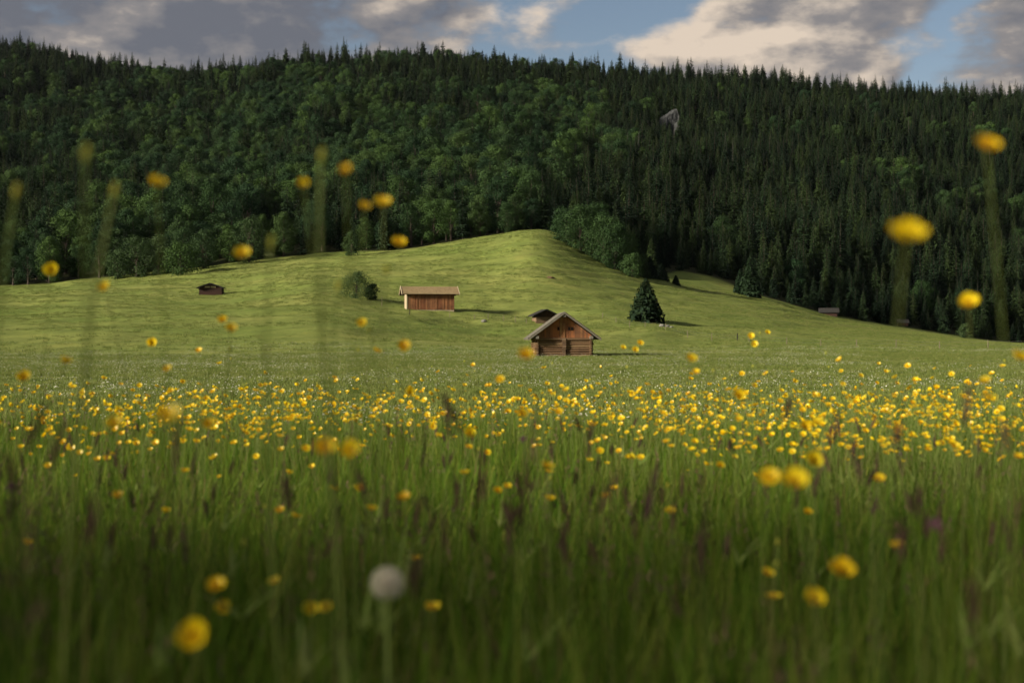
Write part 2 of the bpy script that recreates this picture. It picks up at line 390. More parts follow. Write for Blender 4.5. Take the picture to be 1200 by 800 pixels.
FP, fx, fy, fz, fpx, fpy, bl, broad = (q[FK] for q in (FP, fx, fy, fz, fpx, fpy, bl, broad))
fs = np.where(broad, rng.uniform(.70, 1.35, len(FP)), rng.uniform(.60, 1.45, len(FP)))
de = fy - edge(fx, fy)
fs *= .66 + .34*sstep(0, 45, de)                                     # smaller trees along the margin
fs *= np.where((fpx > 690) & (de < 60), .82, 1.0)
fs *= np.where((~broad) & (fpy < 140), rng.uniform(.72, 1.30, len(FP)), 1.0)
app = fs / fy * (1 - .4*sstep(15, 60, de)); app[(np.abs(fpx - 600) > 640)] = 0
single = np.zeros(len(FP), bool)
single[np.where(~broad)[0][np.argsort(-app[~broad])[:280]]] = True
single[np.where(broad)[0][np.argsort(-app[broad])[:230]]] = True
SPLAB = 'dark spruce standing in the front rows of the wood along the meadow edge'
BRLAB = 'round green broadleaf tree in the front rows of the wood along the meadow edge'
for i in np.where(single)[0]:
    b = broad[i]; me = random.choice(BRD if b else SPR)
    o = link('broadleaf_tree' if b else 'spruce_tree', me)
    o.location = (fx[i], fy[i], fz[i] - .1); o.rotation_euler = (0, 0, random.uniform(0, 6.28)); s = fs[i]
    o.scale = (s*random.uniform(.9, 1.1), s*random.uniform(.9, 1.1), s)
    tag(o, BRLAB if b else SPLAB, 'tree', 'broadleaf trees along the wood edge' if b else 'spruces along the wood edge')
k = ~single; n = int(k.sum())
PC = proto_collection('wood_tree', SPR + BRD)
scatter('forest', PC, np.stack([fx[k], fy[k], fz[k] - .1], 1),
        np.stack([rng.normal(0, .02, n), rng.normal(0, .02, n), rng.uniform(0, 6.28, n)], 1).astype(np.float32),
        (fs[k][:, None]*np.stack([rng.uniform(.85, 1.15, n)]*2 + [np.ones(n)], 1)).astype(np.float32),
        np.where(broad[k], 7 + rng.integers(0, 6, n), rng.integers(0, 7, n)).astype(np.int32),
        'mixed dark spruce and beech forest covering the whole mountainside up to the ridge', 'forest')

def tree_at(px, Y, kind, h, wd, label, name, seed, group=None, mat_='beech', leaf=.42, per=230, lobes=15, low=.1):
    p = at(px, Y); root = empty(name, p - Vector((0, 0, .08)), random.uniform(0, 6.28), label, 'tree' if 'shrub' not in name else 'shrub', group)
    if kind == 's': a, b = spruce_parts(seed, h, wd/2*1.2, 60, .012, .07)
    else: a, b = leaf_tree_parts(seed, h, wd, leaf, lobes, per, low=low)
    a.build('trunk', M['bark'], root); b.build('crown', M['spruce' if kind == 's' else mat_], root); return root
tree_at(757, 268, 's', 8.2, 6.4, 'lone dark conical spruce standing free on the meadow behind the log hut', 'spruce_tree', 301)
G = 'clump of trees on the hilltop'
CK = dict(group=G, leaf=.42, per=480, low=.02, mat_='clumpleaf')
tree_at(664, 404, 'b', 10, 11, 'rounded tree at the upper end of the hilltop clump', 'broadleaf_tree', 311, **CK)
tree_at(680, 400, 'b', 13, 13, 'tallest broad crown of the tree clump on the grassy hill', 'broadleaf_tree', 312, **CK)
tree_at(697, 403, 'b', 15.5, 14, 'dark broadleaf tree behind the middle of the hilltop clump', 'broadleaf_tree', 313, **CK)
tree_at(708, 394, 'b', 13.5, 13, 'wide leafy tree at the front middle of the hilltop clump', 'broadleaf_tree', 314, **CK)
tree_at(721, 392, 'b', 13, 12, 'leafy tree on the downhill side of the hilltop clump', 'broadleaf_tree', 315, **CK)
tree_at(733, 398, 'b', 11, 10, 'lower leafy tree between the downhill tree and the round bush', 'broadleaf_tree', 321, **CK)
tree_at(741, 388, 'b', 6.6, 6.8, 'small round bush at the lower end of the hilltop clump', 'leafy_shrub', 316, G, 'clumpleaf', low=.02)
tree_at(752, 404, 's', 8, 5.5, 'small dark spruce just below the hilltop clump', 'spruce_tree', 317, G)
tree_at(762, 412, 's', 7, 5.0, 'second dark spruce below the hilltop clump, farther down the slope', 'spruce_tree', 318, G)
tree_at(775, 420, 's', 5.6, 4.4, 'short dark spruce ending the row below the hilltop clump', 'spruce_tree', 319, G)
tree_at(792, 415, 's', 3.2, 2.4, 'tiny spruce standing alone on the slope below the hilltop clump', 'spruce_tree', 320)
G2 = 'bushes along the meadow margin'
tree_at(418, 292, 'b', 5.6, 6.6, 'lone round bush on the slope beside the brown barn', 'leafy_shrub', 331, None, 'shrub', .30, 260, 14, .02)
tree_at(436, 294, 'b', 3.4, 3.4, 'low shrub joined to the right flank of the lone bush by the barn', 'leafy_shrub', 332, None, 'shrub', .28, 200, 10, .02)
for q, (px, Y, h, w, lab) in enumerate([
    (212, 408, 9, 12, 'dense round dark bush in front of the wood above the small dark shed'),
    (186, 420, 12, 11, 'grey green shrub beside the dense round bush at the wood edge'),
    (160, 418, 12, 12, 'broad pale shrub in the middle of the bushes at the wood edge'),
    (138, 420, 9, 9, 'lower shrub at the outer end of the bushes at the wood edge'),
    (238, 424, 12, 10, 'tall bush behind the dense round one at the wood edge'),
    (292, 428, 14, 12, 'bushy crown above the bare bank between the shed and the bush')]):
    tree_at(px, Y, 'b', h, w, lab, 'leafy_shrub', 340 + q, G2, 'beech' if q == 0 else 'shrub', .5, 230, 15, .03)
tree_at(412, 425, 'b', 7.5, 6, 'slender shrub at the wood edge above the lone round bush', 'leafy_shrub', 350, G2, 'shrub', .45, 180, 12, .03)
tree_at(1131, 496, 'b', 5, 6, 'pale green bush at the wood edge beyond the farthest hut', 'leafy_shrub', 351, G2, 'shrub', .4, 180, 12, .03)
tree_at(880, 446, 's', 13.5, 6.5, 'dark spruce jutting out at the corner of the wood beside the open strip', 'spruce_tree', 352)
tree_at(868, 450, 's', 8, 4.5, 'short spruce on the open strip side of the jutting corner spruce', 'spruce_tree', 353)

# dead grey trunks among the spruces
for q, (px, Y, h) in enumerate([(735,760,22),(748,765,24),(858,820,22),(850,905,20),(1065,1020,20),(1092,1050,24),(1156,980,26),(1160,970,22),(902,900,20),(663,780,22),(790,850,22),(925,1000,20),(1015,1080,21)]):
    mb = MB(); r = random.Random(q); mb.tube([(0,0,-1),(r.uniform(-.3,.3),0,h*.5),(r.uniform(-.5,.5),0,h)], [.22,.16,.05], 6)
    for b in range(7):
        z = h*r.uniform(.45, .95); a = r.uniform(0, 6.28); mb.tube([(0,0,z),(math.cos(a)*1.1,math.sin(a)*1.1,z-.25)], [.06,.02], 4)
    o = mb.build('dead_tree', M['snag']); o.location = at(px, Y)
    tag(o, 'bare grey dead trunk standing among the dark spruces on the slope', 'dead tree', 'dead trunks in the forest')

# pale cliff in the forest
def rock(name, w, d, h, seed, mat_, sub=3):
    import bmesh
    bm = bmesh.new(); bmesh.ops.create_icosphere(bm, subdivisions=sub, radius=1)
    r = random.Random(seed); pl = [(Vector((r.gauss(0,1), r.gauss(0,1), r.gauss(0,.7))).normalized(), r.uniform(.62,.95)) for _ in range(26)]
    for v in bm.verts:
        for nrm, dd in pl:
            k = v.co.dot(nrm)
            if k > dd: v.co -= nrm*(k - dd)
        v.co += Vector((r.gauss(0,.02), r.gauss(0,.02), r.gauss(0,.02)))
        v.co = Vector((v.co.x*w/2, v.co.y*d/2, v.co.z*h/2))
    me = bpy.data.meshes.new(name); bm.to_mesh(me); bm.free(); me.materials.append(mat_); return link(name, me)
for q, (px, Y, w, d, h, dz, lab) in enumerate([(786,1004,17,12,31,4,'tallest pale limestone spire breaking out of the forest below the ridge'),(777,1000,11,9,22,1,'lower pale rock rib beside the limestone spire in the forest'),
                     (794,1000,10,8,18,2,'short grey crag at the foot of the limestone spire in the forest'),(783,996,7,7,9,-1,'lowest pale boulder in front of the limestone spire in the forest')]):
    rk = rock('rock_face', w, d, h, 5 + q, M['rock'], 4); rk.location = at(px, Y) + Vector((0, 0, dz)); rk.rotation_euler = (0, random.uniform(-.08,.08), .7*q); tag(rk, lab, 'cliff', 'pale rocks in the forest')
for q, (px, Y, w, lab) in enumerate([(776,255,1.5,'largest pale stone in the small heap beside the lone spruce'),(782,256,1.1,'middle pale stone in the small heap beside the lone spruce'),
                                     (787,254,.9,'smallest pale stone in the heap, farthest from the lone spruce'),(567,266,1.3,'pale boulder lying on the bank between the barn and the huts')]):
    rk = rock('field_stone', w, w*.7, w*.6, 20 + q, M['fieldstone'], 2); rk.location = at(px, Y) + Vector((0,0,w*.12)); tag(rk, lab, 'stone', 'stones on the meadow' if q < 3 else None)
for q, (px, Y, w, lab) in enumerate([(492,310,6,'heap of bare brown soil on the slope just behind the barn roof'),(516,308,2.4,'small dark soil mound behind the far end of the barn roof'),(645,330,2.6,'reddish patch of bare soil high on the grassy hill')]):
    rk = rock('soil_heap', w, 1.6, .75, 40 + q, M['soil'], 3); rk.location = at(px, Y) + Vector((0,0,.05)); tag(rk, lab, 'soil heap')

# ------------------------------------------------------------------ huts
def roof_slabs(mb, hw, y0, y1, zr, ze, th=.10, boards=0, seed=0):
    """two slopes; y along the ridge"""
    r = random.Random(seed)
    for s in (-1, 1):
        if not boards:
            mb.hexa([(0,y0,zr-th),(s*hw,y0,ze-th),(s*hw,y1,ze-th),(0,y1,zr-th),(0,y0,zr),(s*hw,y0,ze),(s*hw,y1,ze),(0,y1,zr)] if s > 0 else
                    [(s*hw,y0,ze-th),(0,y0,zr-th),(0,y1,zr-th),(s*hw,y1,ze-th),(s*hw,y0,ze),(0,y0,zr),(0,y1,zr),(s*hw,y1,ze)])
        else:                                       # overlapping rows of shingles
            rows, cols = boards
            for i in range(rows):
                a = i/rows; b = (i+1.18)/rows; b = min(b, 1.03)
                y = y0
                while y < y1 - .01:
                    w = min((y1-y0)/cols*r.uniform(.7,1.3), y1-y); t = .02 + r.uniform(0,.015)
                    za, zb = zr + (ze-zr)*a + .012, zr + (ze-zr)*b + .055 + r.uniform(0,.012)
                    xa, xb = s*hw*a, s*hw*b
                    q = [(xa,y,za-t),(xb,y,zb-t),(xb,y+w-.008,zb-t),(xa,y+w-.008,za-t),(xa,y,za),(xb,y,zb),(xb,y+w-.008,zb),(xa,y+w-.008,za)]
                    if s < 0: q = [q[1],q[0],q[3],q[2],q[5],q[4],q[7],q[6]]
                    mb.hexa(q); y += w
def log_hut():
    W, D, ze, zr = 2.7, 6.4, 1.80, 4.36; t = empty('log_hut', at(661, 139), R(2.5), 'weathered log hay hut with red brown gable, nearest of all the huts', 'hut')
    t.location.z -= .05
    r = random.Random(3); n = 8; h = ze/n
    for nm, front in (('log_wall', True),):
        mb = MB()
        for i in range(n):
            z = h*(i+.5); rr = h*.47
            for y in (.15, D-.15):
                for (a, b) in ((-W-.22, -.13), (.13, W+.22)):
                    mb.tube([(a+r.uniform(0,.12), y, z), (b-r.uniform(0,.1), y+r.uniform(-.02,.02), z+r.uniform(-.02,.02))], rr*r.uniform(.86,1.0), 8)
            for x in (-W+.1, W-.1):
                mb.tube([(x, -.12-r.uniform(0,.15), z+h*.42), (x, D+.2, z+h*.42)], rr*r.uniform(.9,1.0), 8)
        lw = mb.build('log_wall', M['log'], t)
    mb = MB(); mb.box(-W+.12, W-.12, .30, D-.3, .02, ze); mb.build('inner_wall', M['void'], t)
    mb = MB()                                        # stacked cross wall ends in the middle
    for i in range(n): mb.box(-.17+r.uniform(-.03,.03), .17+r.uniform(-.03,.03), -.10-r.uniform(0,.06), .28, h*i+.015, h*(i+1)-.012)
    mb.build('cross_wall_end', M['midwood'], t)
    for y, sg in ((.02, -1), (D-.06, 1)):
        mb = MB(); x = -W-.02
        while x < W - .02:
            w = r.uniform(.15, .26); x1 = min(x+w, W)
            def top(q): return zr - .22 - abs(q)*(zr-ze)/ (W+.72)*1.0 - .02
            d = r.uniform(0, .02)
            a, b = x+.006, x1-.006
            ta, tb = max(ze+.02, top(a)), max(ze+.02, top(b))
            if ta > ze + .05 or tb > ze + .05:
                pts = [(a,y+d-.03,ze-.10),(b,y+d-.03,ze-.10),(b,y+d+.01,ze-.10),(a,y+d+.01,ze-.10),(a,y+d-.03,ta),(b,y+d-.03,tb),(b,y+d+.01,tb),(a,y+d+.01,ta)]
                mb.hexa(pts)
            x = x1
        mb.build('gable_boarding', M['gable'], t)
    mb = MB(); mb.box(-.10, .10, -.055, -.012, ze-.25, zr-1.1); o = mb.build('centre_batten', M['gable'], t)
    mb = MB(); mb.box(-W-.05, W+.05, -.075, -.012, ze-.16, ze+.04); mb.build('sill_beam', M['log'], t)
    for x in (-.55, .50, .80):
        mb = MB(); mb.box(x-.10, x+.10, -.05, -.013, ze+.78, ze+1.10); o = mb.build('vent_slot', M['void'], t)
    hw = W + .85; zE = zr - (zr-ze)/(W+.72)*hw + .05
    mb = MB(); roof_slabs(mb, hw, -.62, D+.5, zr, zE, .09); rf = mb.build('roof', M['greywood'], t)
    mb = MB(); roof_slabs(mb, hw+.03, -.66, D+.55, zr+.02, zE+.02, boards=(11, 36), seed=5); mb.build('shingles', M['greywood'], rf)
    mb = MB()
    for s in (-1, 1): mb.hexa([(0,-.72,zr-.19),(s*hw,-.72,zE-.19),(s*hw,-.665,zE-.19),(0,-.665,zr-.19),(0,-.72,zr+.0),(s*hw,-.72,zE+.0),(s*hw,-.665,zE),(0,-.665,zr)] if s > 0 else
                              [(s*hw,-.72,zE-.19),(0,-.72,zr-.19),(0,-.665,zr-.19),(s*hw,-.665,zE-.19),(s*hw,-.72,zE),(0,-.72,zr),(0,-.665,zr),(s*hw,-.665,zE)])
    mb.build('bargeboard', M['greywood'], t)
    for x, z in ((0, zr-.34), (-W+.05, ze+.08), (W-.05, ze+.08)):
        mb = MB(); mb.box(x-.15, x+.15, -.64, D+.4, z-.14, z+.14); mb.build('purlin', M['greywood'], t)
log_hut()

def barn():
    L, D, H, zr = 4.65, 5.0, 3.25, 4.75
    p = at(504.5, 281); t = empty('plank_barn', p, R(9.5), 'long brown plank barn with shingle roof and pale trim on the slope', 'barn')
    r = random.Random(8)
    for y in (0, D):
        mb = MB(); x = -L
        while x < L - .01:
            x1 = min(x + r.uniform(.22, .5), L); d = r.uniform(-.03, .03); mb.box(x+.01, x1-.01, y-.03+d, y+.03+d, .12+r.uniform(0,.10), H); x = x1
        mb.build('board_wall', M['barnboard'], t)
    mb = MB()                                       # end walls rise into the gable
    for x in (-L+.04, L-.04):
        y = .05
        while y < D - .06:
            y1 = min(y + .32, D - .05); f = lambda q: H - .12 + (zr-H-.05)*(1 - abs(q - D/2)/(D/2))
            d = r.uniform(0, .02)
            mb.hexa([(x-.03,y,.1),(x+.03+d,y,.1),(x+.03+d,y1-.012,.1),(x-.03,y1-.012,.1),(x-.03,y,f(y)),(x+.03+d,y,f(y)),(x+.03+d,y1-.012,f(y1)),(x-.03,y1-.012,f(y1))]); y = y1
    mb.build('gable_wall', M['palewood'], t)
    mb = MB(); mb.box(-L+.1, L-.1, .1, D-.1, .05, H-.1); mb.build('inner_wall', M['void'], t)
    mb = MB(); mb.box(-L-.02, L+.02, -.09, .02, -.35, .10); mb.box(-L-.02, L+.02, D-.05, D+.08, -.5, .1); mb.build('sill_beam', M['palewood'], t)
    for x, y in ((-L, -.02), (L, -.02), (-L, D), (L, D)):
        mb = MB(); mb.box(x-.08, x+.08, y-.06, y+.06, -.55, H); mb.build('corner_post', M['palewood' if x < 0 else 'barnboard'], t)
    for x in (-L+.1, L-.25):
        mb = MB(); mb.box(x-.3, x+.3, -.15, .35, -1.2, -.36); mb.build('footing', M['soil'], t)
    # roof: ridge along x
    hw = D/2 + .62; ze = H - .08; rz = zr
    def fix(mb): mb.v = [(q[1], -q[0] + D/2, q[2]) for q in [tuple(v) for v in mb.v]]
    mb = MB(); roof_slabs(mb, hw, -L-1.0, L+1.0, rz, ze, .10); fix(mb); rf = mb.build('roof', M['darkwood'], t)
    mb = MB(); roof_slabs(mb, hw+.05, -L-.98, L+.98, rz+.03, ze+.03, boards=(12, 46), seed=6); fix(mb); mb.build('shingles', M['barnroof'], rf)
    for x in (-L-1.06, L+1.06):
        for s in (-1, 1):
            mb = MB(); a, b = x-.05, x+.05
            mb.hexa([(a,D/2,rz-.14),(b,D/2,rz-.14),(b,D/2+s*(hw+.08),ze-.14),(a,D/2+s*(hw+.08),ze-.14),(a,D/2,rz+.17),(b,D/2,rz+.17),(b,D/2+s*(hw+.08),ze+.17),(a,D/2+s*(hw+.08),ze+.17)])
            mb.build('bargeboard', M['palewood'], t)
    mb = MB(); mb.box(-L-1, L+1, -.60, -.56, ze-.10, ze+.0); mb.build('fascia', M['palewood'], t)
barn()

def small_hut(name, px, Y, rz, W, D, ze, zr, over, wallm, roofm, label, opening=None, gable=None, front=.5, sink=.1):
    p = at(px, Y); t = empty(name, p - Vector((0,0,sink)), R(rz), label, 'shed' if 'shed' in name else 'hut')
    r = random.Random(int(px)); h = .26; n = int(ze/h)
    mb = MB()
    for i in range(n):
        z = h*i; d = r.uniform(0, .03)
        mb.box(-W-.12*(i % 2), W+.12*(i % 2), 0-d, .16, z+.015, z+h); mb.box(-W-.12*(i % 2), W+.12*(i % 2), D-.16, D+d, z+.015, z+h)
        mb.box(-W-d, -W+.15, .17, D-.17, z+.015, z+h); mb.box(W-.15, W+d, .17, D-.17, z+.015, z+h)
    mb.build('log_wall', M[wallm], t)
    zt = n*h; mb = MB(); k = (zr-.2-zt)/ (W+over)
    for y in (.05, D-.1):
        x = -W
        while x < W-.01:
            x1 = min(x+.25, W); f = lambda q: max(zt+.01, zr-.16-(zr-ze)/(W+over)*abs(q)); mb.hexa([(x,y,zt),(x1-.01,y,zt),(x1-.01,y+.05,zt),(x,y+.05,zt),(x,y,f(x)),(x1-.01,y,f(x1)),(x1-.01,y+.05,f(x1)),(x,y+.05,f(x))]); x = x1
    mb.build('gable_boarding', M[gable or wallm], t)
    if opening:
        for (x0, x1, z0, z1) in opening:
            mb = MB(); mb.box(x0, x1, -.05, .045, z0, z1); mb.build('gable_panel', M['palewood'], t)
    hw = W + over
    mb = MB(); roof_slabs(mb, hw, -front, D+.4, zr, ze, .14); rf = mb.build('roof', M[roofm], t)
    mb = MB(); roof_slabs(mb, hw+.03, -front-.05, D+.45, zr+.02, ze+.02, boards=(8, 20), seed=int(px)); mb.build('shingles', M[roofm], rf)
    mb = MB()
    for x in (-W*.97, 0, W*.97):
        z = zr - (zr-ze)/hw*abs(x) - .27; mb = MB(); mb.box(x-.1, x+.1, -front+.05, D+.3, z-.1, z+.1); mb.build('purlin', M[roofm], t)
    return t
small_hut('dark_shed', 246.5, 330, 4, 2.55, 4, 1.85, 2.95, .55, 'darkwood', 'darkroof', 'small dark shed with pale gable panels alone on the meadow below the bushes',
          opening=[(-1.25,-.1,1.86,2.25),(.1,1.25,1.86,2.25)], front=.7)
small_hut('weathered_hut', 640, 266, 12, 1.85, 3.6, 1.55, 2.75, .75, 'midwood', 'darkroof', 'low weathered hut half hidden behind the roof of the log hut', gable='darkwood', front=.8)
small_hut('dark_hut', 981, 470, 78, 2.3, 5.6, 1.6, 3.1, .6, 'darkwood', 'darkroof', 'dark hut with grey roof against the spruces at the wood edge', front=.6)
small_hut('dark_hut', 1063.5, 494, 80, 1.6, 3.2, 1.1, 2.3, .45, 'darkwood', 'darkroof', 'farthest tiny dark hut by the wood, its roof barely above the grass', front=.4, sink=-.75)

# ------------------------------------------------------------------ fences and posts
def fence(label, pts, hgt=1.1):
    t = empty('wire_fence', at(*pts[0]), 0, label, 'fence'); o = t.location.copy(); tops = []
    for i, (px, Y) in enumerate(pts):
        p = at(px, Y) - o; mb = MB(); h = hgt*random.uniform(.85, 1.15); l = random.uniform(-.06, .06)
        mb.tube([p + Vector((0,0,-.3)), p + Vector((l*.5,0,h*.6)), p + Vector((l,0,h))], [.05,.045,.04], 7); mb.build('post', M['post'], t); tops.append(p + Vector((0,0,h)))
    for dz in (.15, .55):
        mb = MB()
        for a, b in zip(tops, tops[1:]): mb.tube([a - Vector((0,0,dz)), (a+b)/2 - Vector((0,0,dz+.05)), b - Vector((0,0,dz))], .006, 4)
        mb.build('wire', M['wire'], t)
fence('thin wire fence with wooden posts crossing the meadow beyond the log hut', [(706,272),(722,262),(738,254),(756,246),(780,238),(806,230),(834,222),(878,212),(922,204),(962,198),(1004,192),(1050,186),(1101,180),(1158,174),(1212,168)])
fence('short run of wire fence on the bank between the barn and the small hut', [(556,270),(572,268),(590,267),(604,266),(617,265)], 1.1)
for px, Y, h, m_, lab in [(480,268,1.25,'darkpost','single dark post on the slope in front of the barn'),(864,216,1.3,'darkpost','thick dark post beside the wire fence on the open meadow'),
                         (447.5,285,2.0,'post','thin leaning stake on the slope between the bush and the barn'),(527,272,1.0,'post','short stake below the far corner of the barn')]:
    mb = MB(); mb.tube([(0,0,-.3),(.01,0,h*.5),(.03,.01,h)], [.09,.085,.08] if m_ == 'darkpost' else [.05,.045,.04], 8)
    o = mb.build('wooden_post', M[m_]); o.location = at(px, Y); tag(o, lab, 'post')

# ------------------------------------------------------------------ meadow plants
def blade(mb, r, x, y, h, w, lean, az, m=0, curl=.5):
    d = Vector((math.cos(az), math.sin(az), 0)); s = Vector((-d.y, d.x, 0)); prev = None
    for i in range(5):
        k = i/4; p = Vector((x, y, 0)) + d*(lean*k**(1+curl)) + Vector((0, 0, h*(k - .12*lean/max(h,.01)*k*k)))
        ww = w*(1 - k**1.6)*.5 + .0003
        cur = (p - s*ww, p + s*ww)
        if prev: mb.quad(prev[0], prev[1], cur[1], cur[0], m)
        prev = cur
def grass_clump(seed):
    r = random.Random(seed); mb = MB()
    for i in range(26):
        a = r.uniform(0, 6.28); q = .13*math.sqrt(r.random()); h = r.choice((.18,.25,.30,.35,.40))*r.uniform(.85,1.1)
        blade(mb, r, q*math.cos(a), q*math.sin(a), h, r.uniform(.003,.0065), r.uniform(.02,.2), r.uniform(0,6.28))
    for i in range(2):                              # flowering stalks
        a = r.uniform(0, 6.28); q = .1*math.sqrt(r.random()); h = r.uniform(.34,.49); l = r.uniform(.02,.09); az = r.uniform(0,6.28)
        blade(mb, r, q*math.cos(a), q*math.sin(a), h, .0026, l, az)
        if r.random() < .16:
            top = Vector((q*math.cos(a)+l*math.cos(az), q*math.sin(a)+l*math.sin(az), h*.985))
            for s in range(12):
                k = s/12; b = r.uniform(0, 6.28); p = top + Vector((0,0,-.07*k)); o = Vector((math.cos(b),math.sin(b),.8))*(.006+.010*k*r.random())
                mb.tri(p, p + o + Vector((.002,0,.004)), p + o*.9 + Vector((-.002,.002,-.002)), 1)
    return mb.mesh('grass_clump', [M['grass'], M['seed']])
def broad_clump(seed):
    r = random.Random(seed); mb = MB()
    for i in range(11):
        a = r.uniform(0, 6.28); q = .12*math.sqrt(r.random())
        blade(mb, r, q*math.cos(a), q*math.sin(a), r.uniform(.16,.40), r.uniform(.010,.022), r.uniform(.05,.22), r.uniform(0,6.28))
    return mb.mesh('leafy_clump', [M['grass']])
GC = proto_collection('grass_clump', [grass_clump(500+i) for i in range(9)] + [broad_clump(550+i) for i in range(4)])
def wedge(y0, y1, n, margin=.6, uw=.44):
    y = np.sqrt(rng.uniform(y0*y0, y1*y1, n)); x = (rng.uniform(-1, 1, n))*(uw*y + margin); return x, y
x, y = wedge(.95, 10.6, 6400)
d = np.hypot(x, y); keep = (d > 1.0); x, y = x[keep], y[keep]
x2, y2 = wedge(.95, 4.0, 1900, .5); x4, y4 = wedge(.85, 1.75, 420, .25); x, y = np.concatenate([x, x2, x4]), np.concatenate([y, y2, y4]); near = np.concatenate([np.zeros(len(x) - 420), np.ones(420)])
# grass to the sides and behind, so a step aside still stands in a meadow
xs = rng.uniform(-9, 9, 3600); ys = rng.uniform(-4, 10, 3600); kk = (np.abs(xs) > .44*np.maximum(ys, 0) + .9) | (ys < -1.2); xs, ys = xs[kk], ys[kk]
x, y = np.concatenate([x, xs]), np.concatenate([y, ys]); n = len(x); near = np.concatenate([near, np.zeros(len(xs))])
sc = rng.uniform(.75, 1.15, n)*(1 + .30*fbm(x/1.3, y/1.3, 77, 3))*(1 + .38*near)
scatter('grass', GC, np.stack([x, y, height(x, y) - .01], 1), np.stack([rng.normal(0,.08,n), rng.normal(0,.08,n), rng.uniform(0,6.28,n)], 1).astype(np.float32),
        np.stack([rng.uniform(.9,1.3,n)]*2 + [sc], 1).astype(np.float32), np.where(rng.random(n) < .25 + .3*near, rng.integers(9, 13, n), rng.integers(0, 9, n)).astype(np.int32), 'tall uncut meadow grass filling the foreground', 'grass')
def tuft(seed):
    r = random.Random(seed); mb = MB()
    for i in range(34):
        a = r.uniform(0,6.28); q = .32*math.sqrt(r.random()); h = r.uniform(.06,.17); az = r.uniform(0,6.28); l = r.uniform(.02,.09); w = r.uniform(.008,.016)
        p = Vector((q*math.cos(a), q*math.sin(a), 0)); s = Vector((-math.sin(az), math.cos(az), 0))*w; t = p + Vector((math.cos(az)*l, math.sin(az)*l, h))
        mb.tri(p - s, p + s, t)
    return mb.mesh('short_tuft', [M['tuft']])
TC = proto_collection('short_tuft', [tuft(600+i) for i in range(6)])
x, y = wedge(9.5, 150, 42000, 3, .42); n = len(x)
g = (fbm(x/5, y/9, 88, 3) > -.15) | (rng.random(n) < .4); x, y = x[g], y[g]; n = len(x)
s = rng.uniform(.6, 1.25, n)
scatter('meadow_turf', TC, np.stack([x, y, height(x, y) - .01], 1), np.stack([0*x, 0*x, rng.uniform(0,6.28,n)], 1).astype(np.float32), np.stack([s, s, s], 1).astype(np.float32),
        rng.integers(0, 6, n).astype(np.int32), 'short green meadow turf stretching to the log hut', 'grass')
x = rng.uniform(-215, 225, 108000); y = np.sqrt(rng.uniform(145**2, 445**2, len(x)))
g = (np.abs(x/y) < .50) & (y < edge(x, y) - 1) & ((fbm(x/9, y/9, 131, 4) + .35*rng.random(len(x))) > .02); x, y = x[g], y[g]; n = len(x)
s = rng.uniform(.7, 1.7, n)
scatter('hill_tussocks', TC, np.stack([x, y, height(x, y) - .03], 1), np.stack([0*x, 0*x, rng.uniform(0,6.28,n)], 1).astype(np.float32), np.stack([s*1.3, s*1.3, s*1.3], 1).astype(np.float32),
        rng.integers(0, 6, n).astype(np.int32), 'rough pasture grass tussocks covering the rounded hill', 'grass')
def daisy_patch(seed):
    r = random.Random(seed); mb = MB()
    for i in range(9):
        a = r.uniform(0,6.28); q = .55*math.sqrt(r.random()); z = r.uniform(.10,.24); s = r.uniform(.009,.019); p = Vector((q*math.cos(a), q*math.sin(a), z))
        n = Vector((r.gauss(0,.5), r.gauss(0,.5)-.4, 1)).normalized(); u = n.orthogonal().normalized()*s; v = n.cross(u)
        c = [p + u*math.cos(k*1.047) + v*math.sin(k*1.047) + n*.2*s for k in range(6)]
        for k in range(6): mb.tri(p, c[k], c[(k+1) % 6])
        mb.tri(p + Vector((.002,0,0)), p - Vector((.002,0,0)), Vector((p.x, p.y, 0)), 1)
    return mb.mesh('daisy_patch', [M['daisy'], M['stem']])
DC = proto_collection('daisy_patch', [daisy_patch(700+i) for i in range(6)])
x, y = wedge(14, 190, 17000, 3, .42)
den = fbm(x/7, y/11, 90, 4)*1.2 + .05 + .35*sstep(30, 60, y) - .55*sstep(150, 190, y) - .25*sstep(-.12, -.3, x/y)*sstep(100,140,y); g = rng.random(len(x)) < np.clip(den*1.2, .03, 1); x, y = x[g], y[g]; n = len(x)
s = rng.uniform(.7, 1.5, n)
scatter('white_flowers', DC, np.stack([x, y, height(x, y)], 1), np.stack([0*x, 0*x, rng.uniform(0,6.28,n)], 1).astype(np.float32), np.stack([s, s, s*.9], 1).astype(np.float32),
        rng.integers(0, 6, n).astype(np.int32), 'countless tiny white meadow flowers between the yellow band and the log hut', 'flowers')

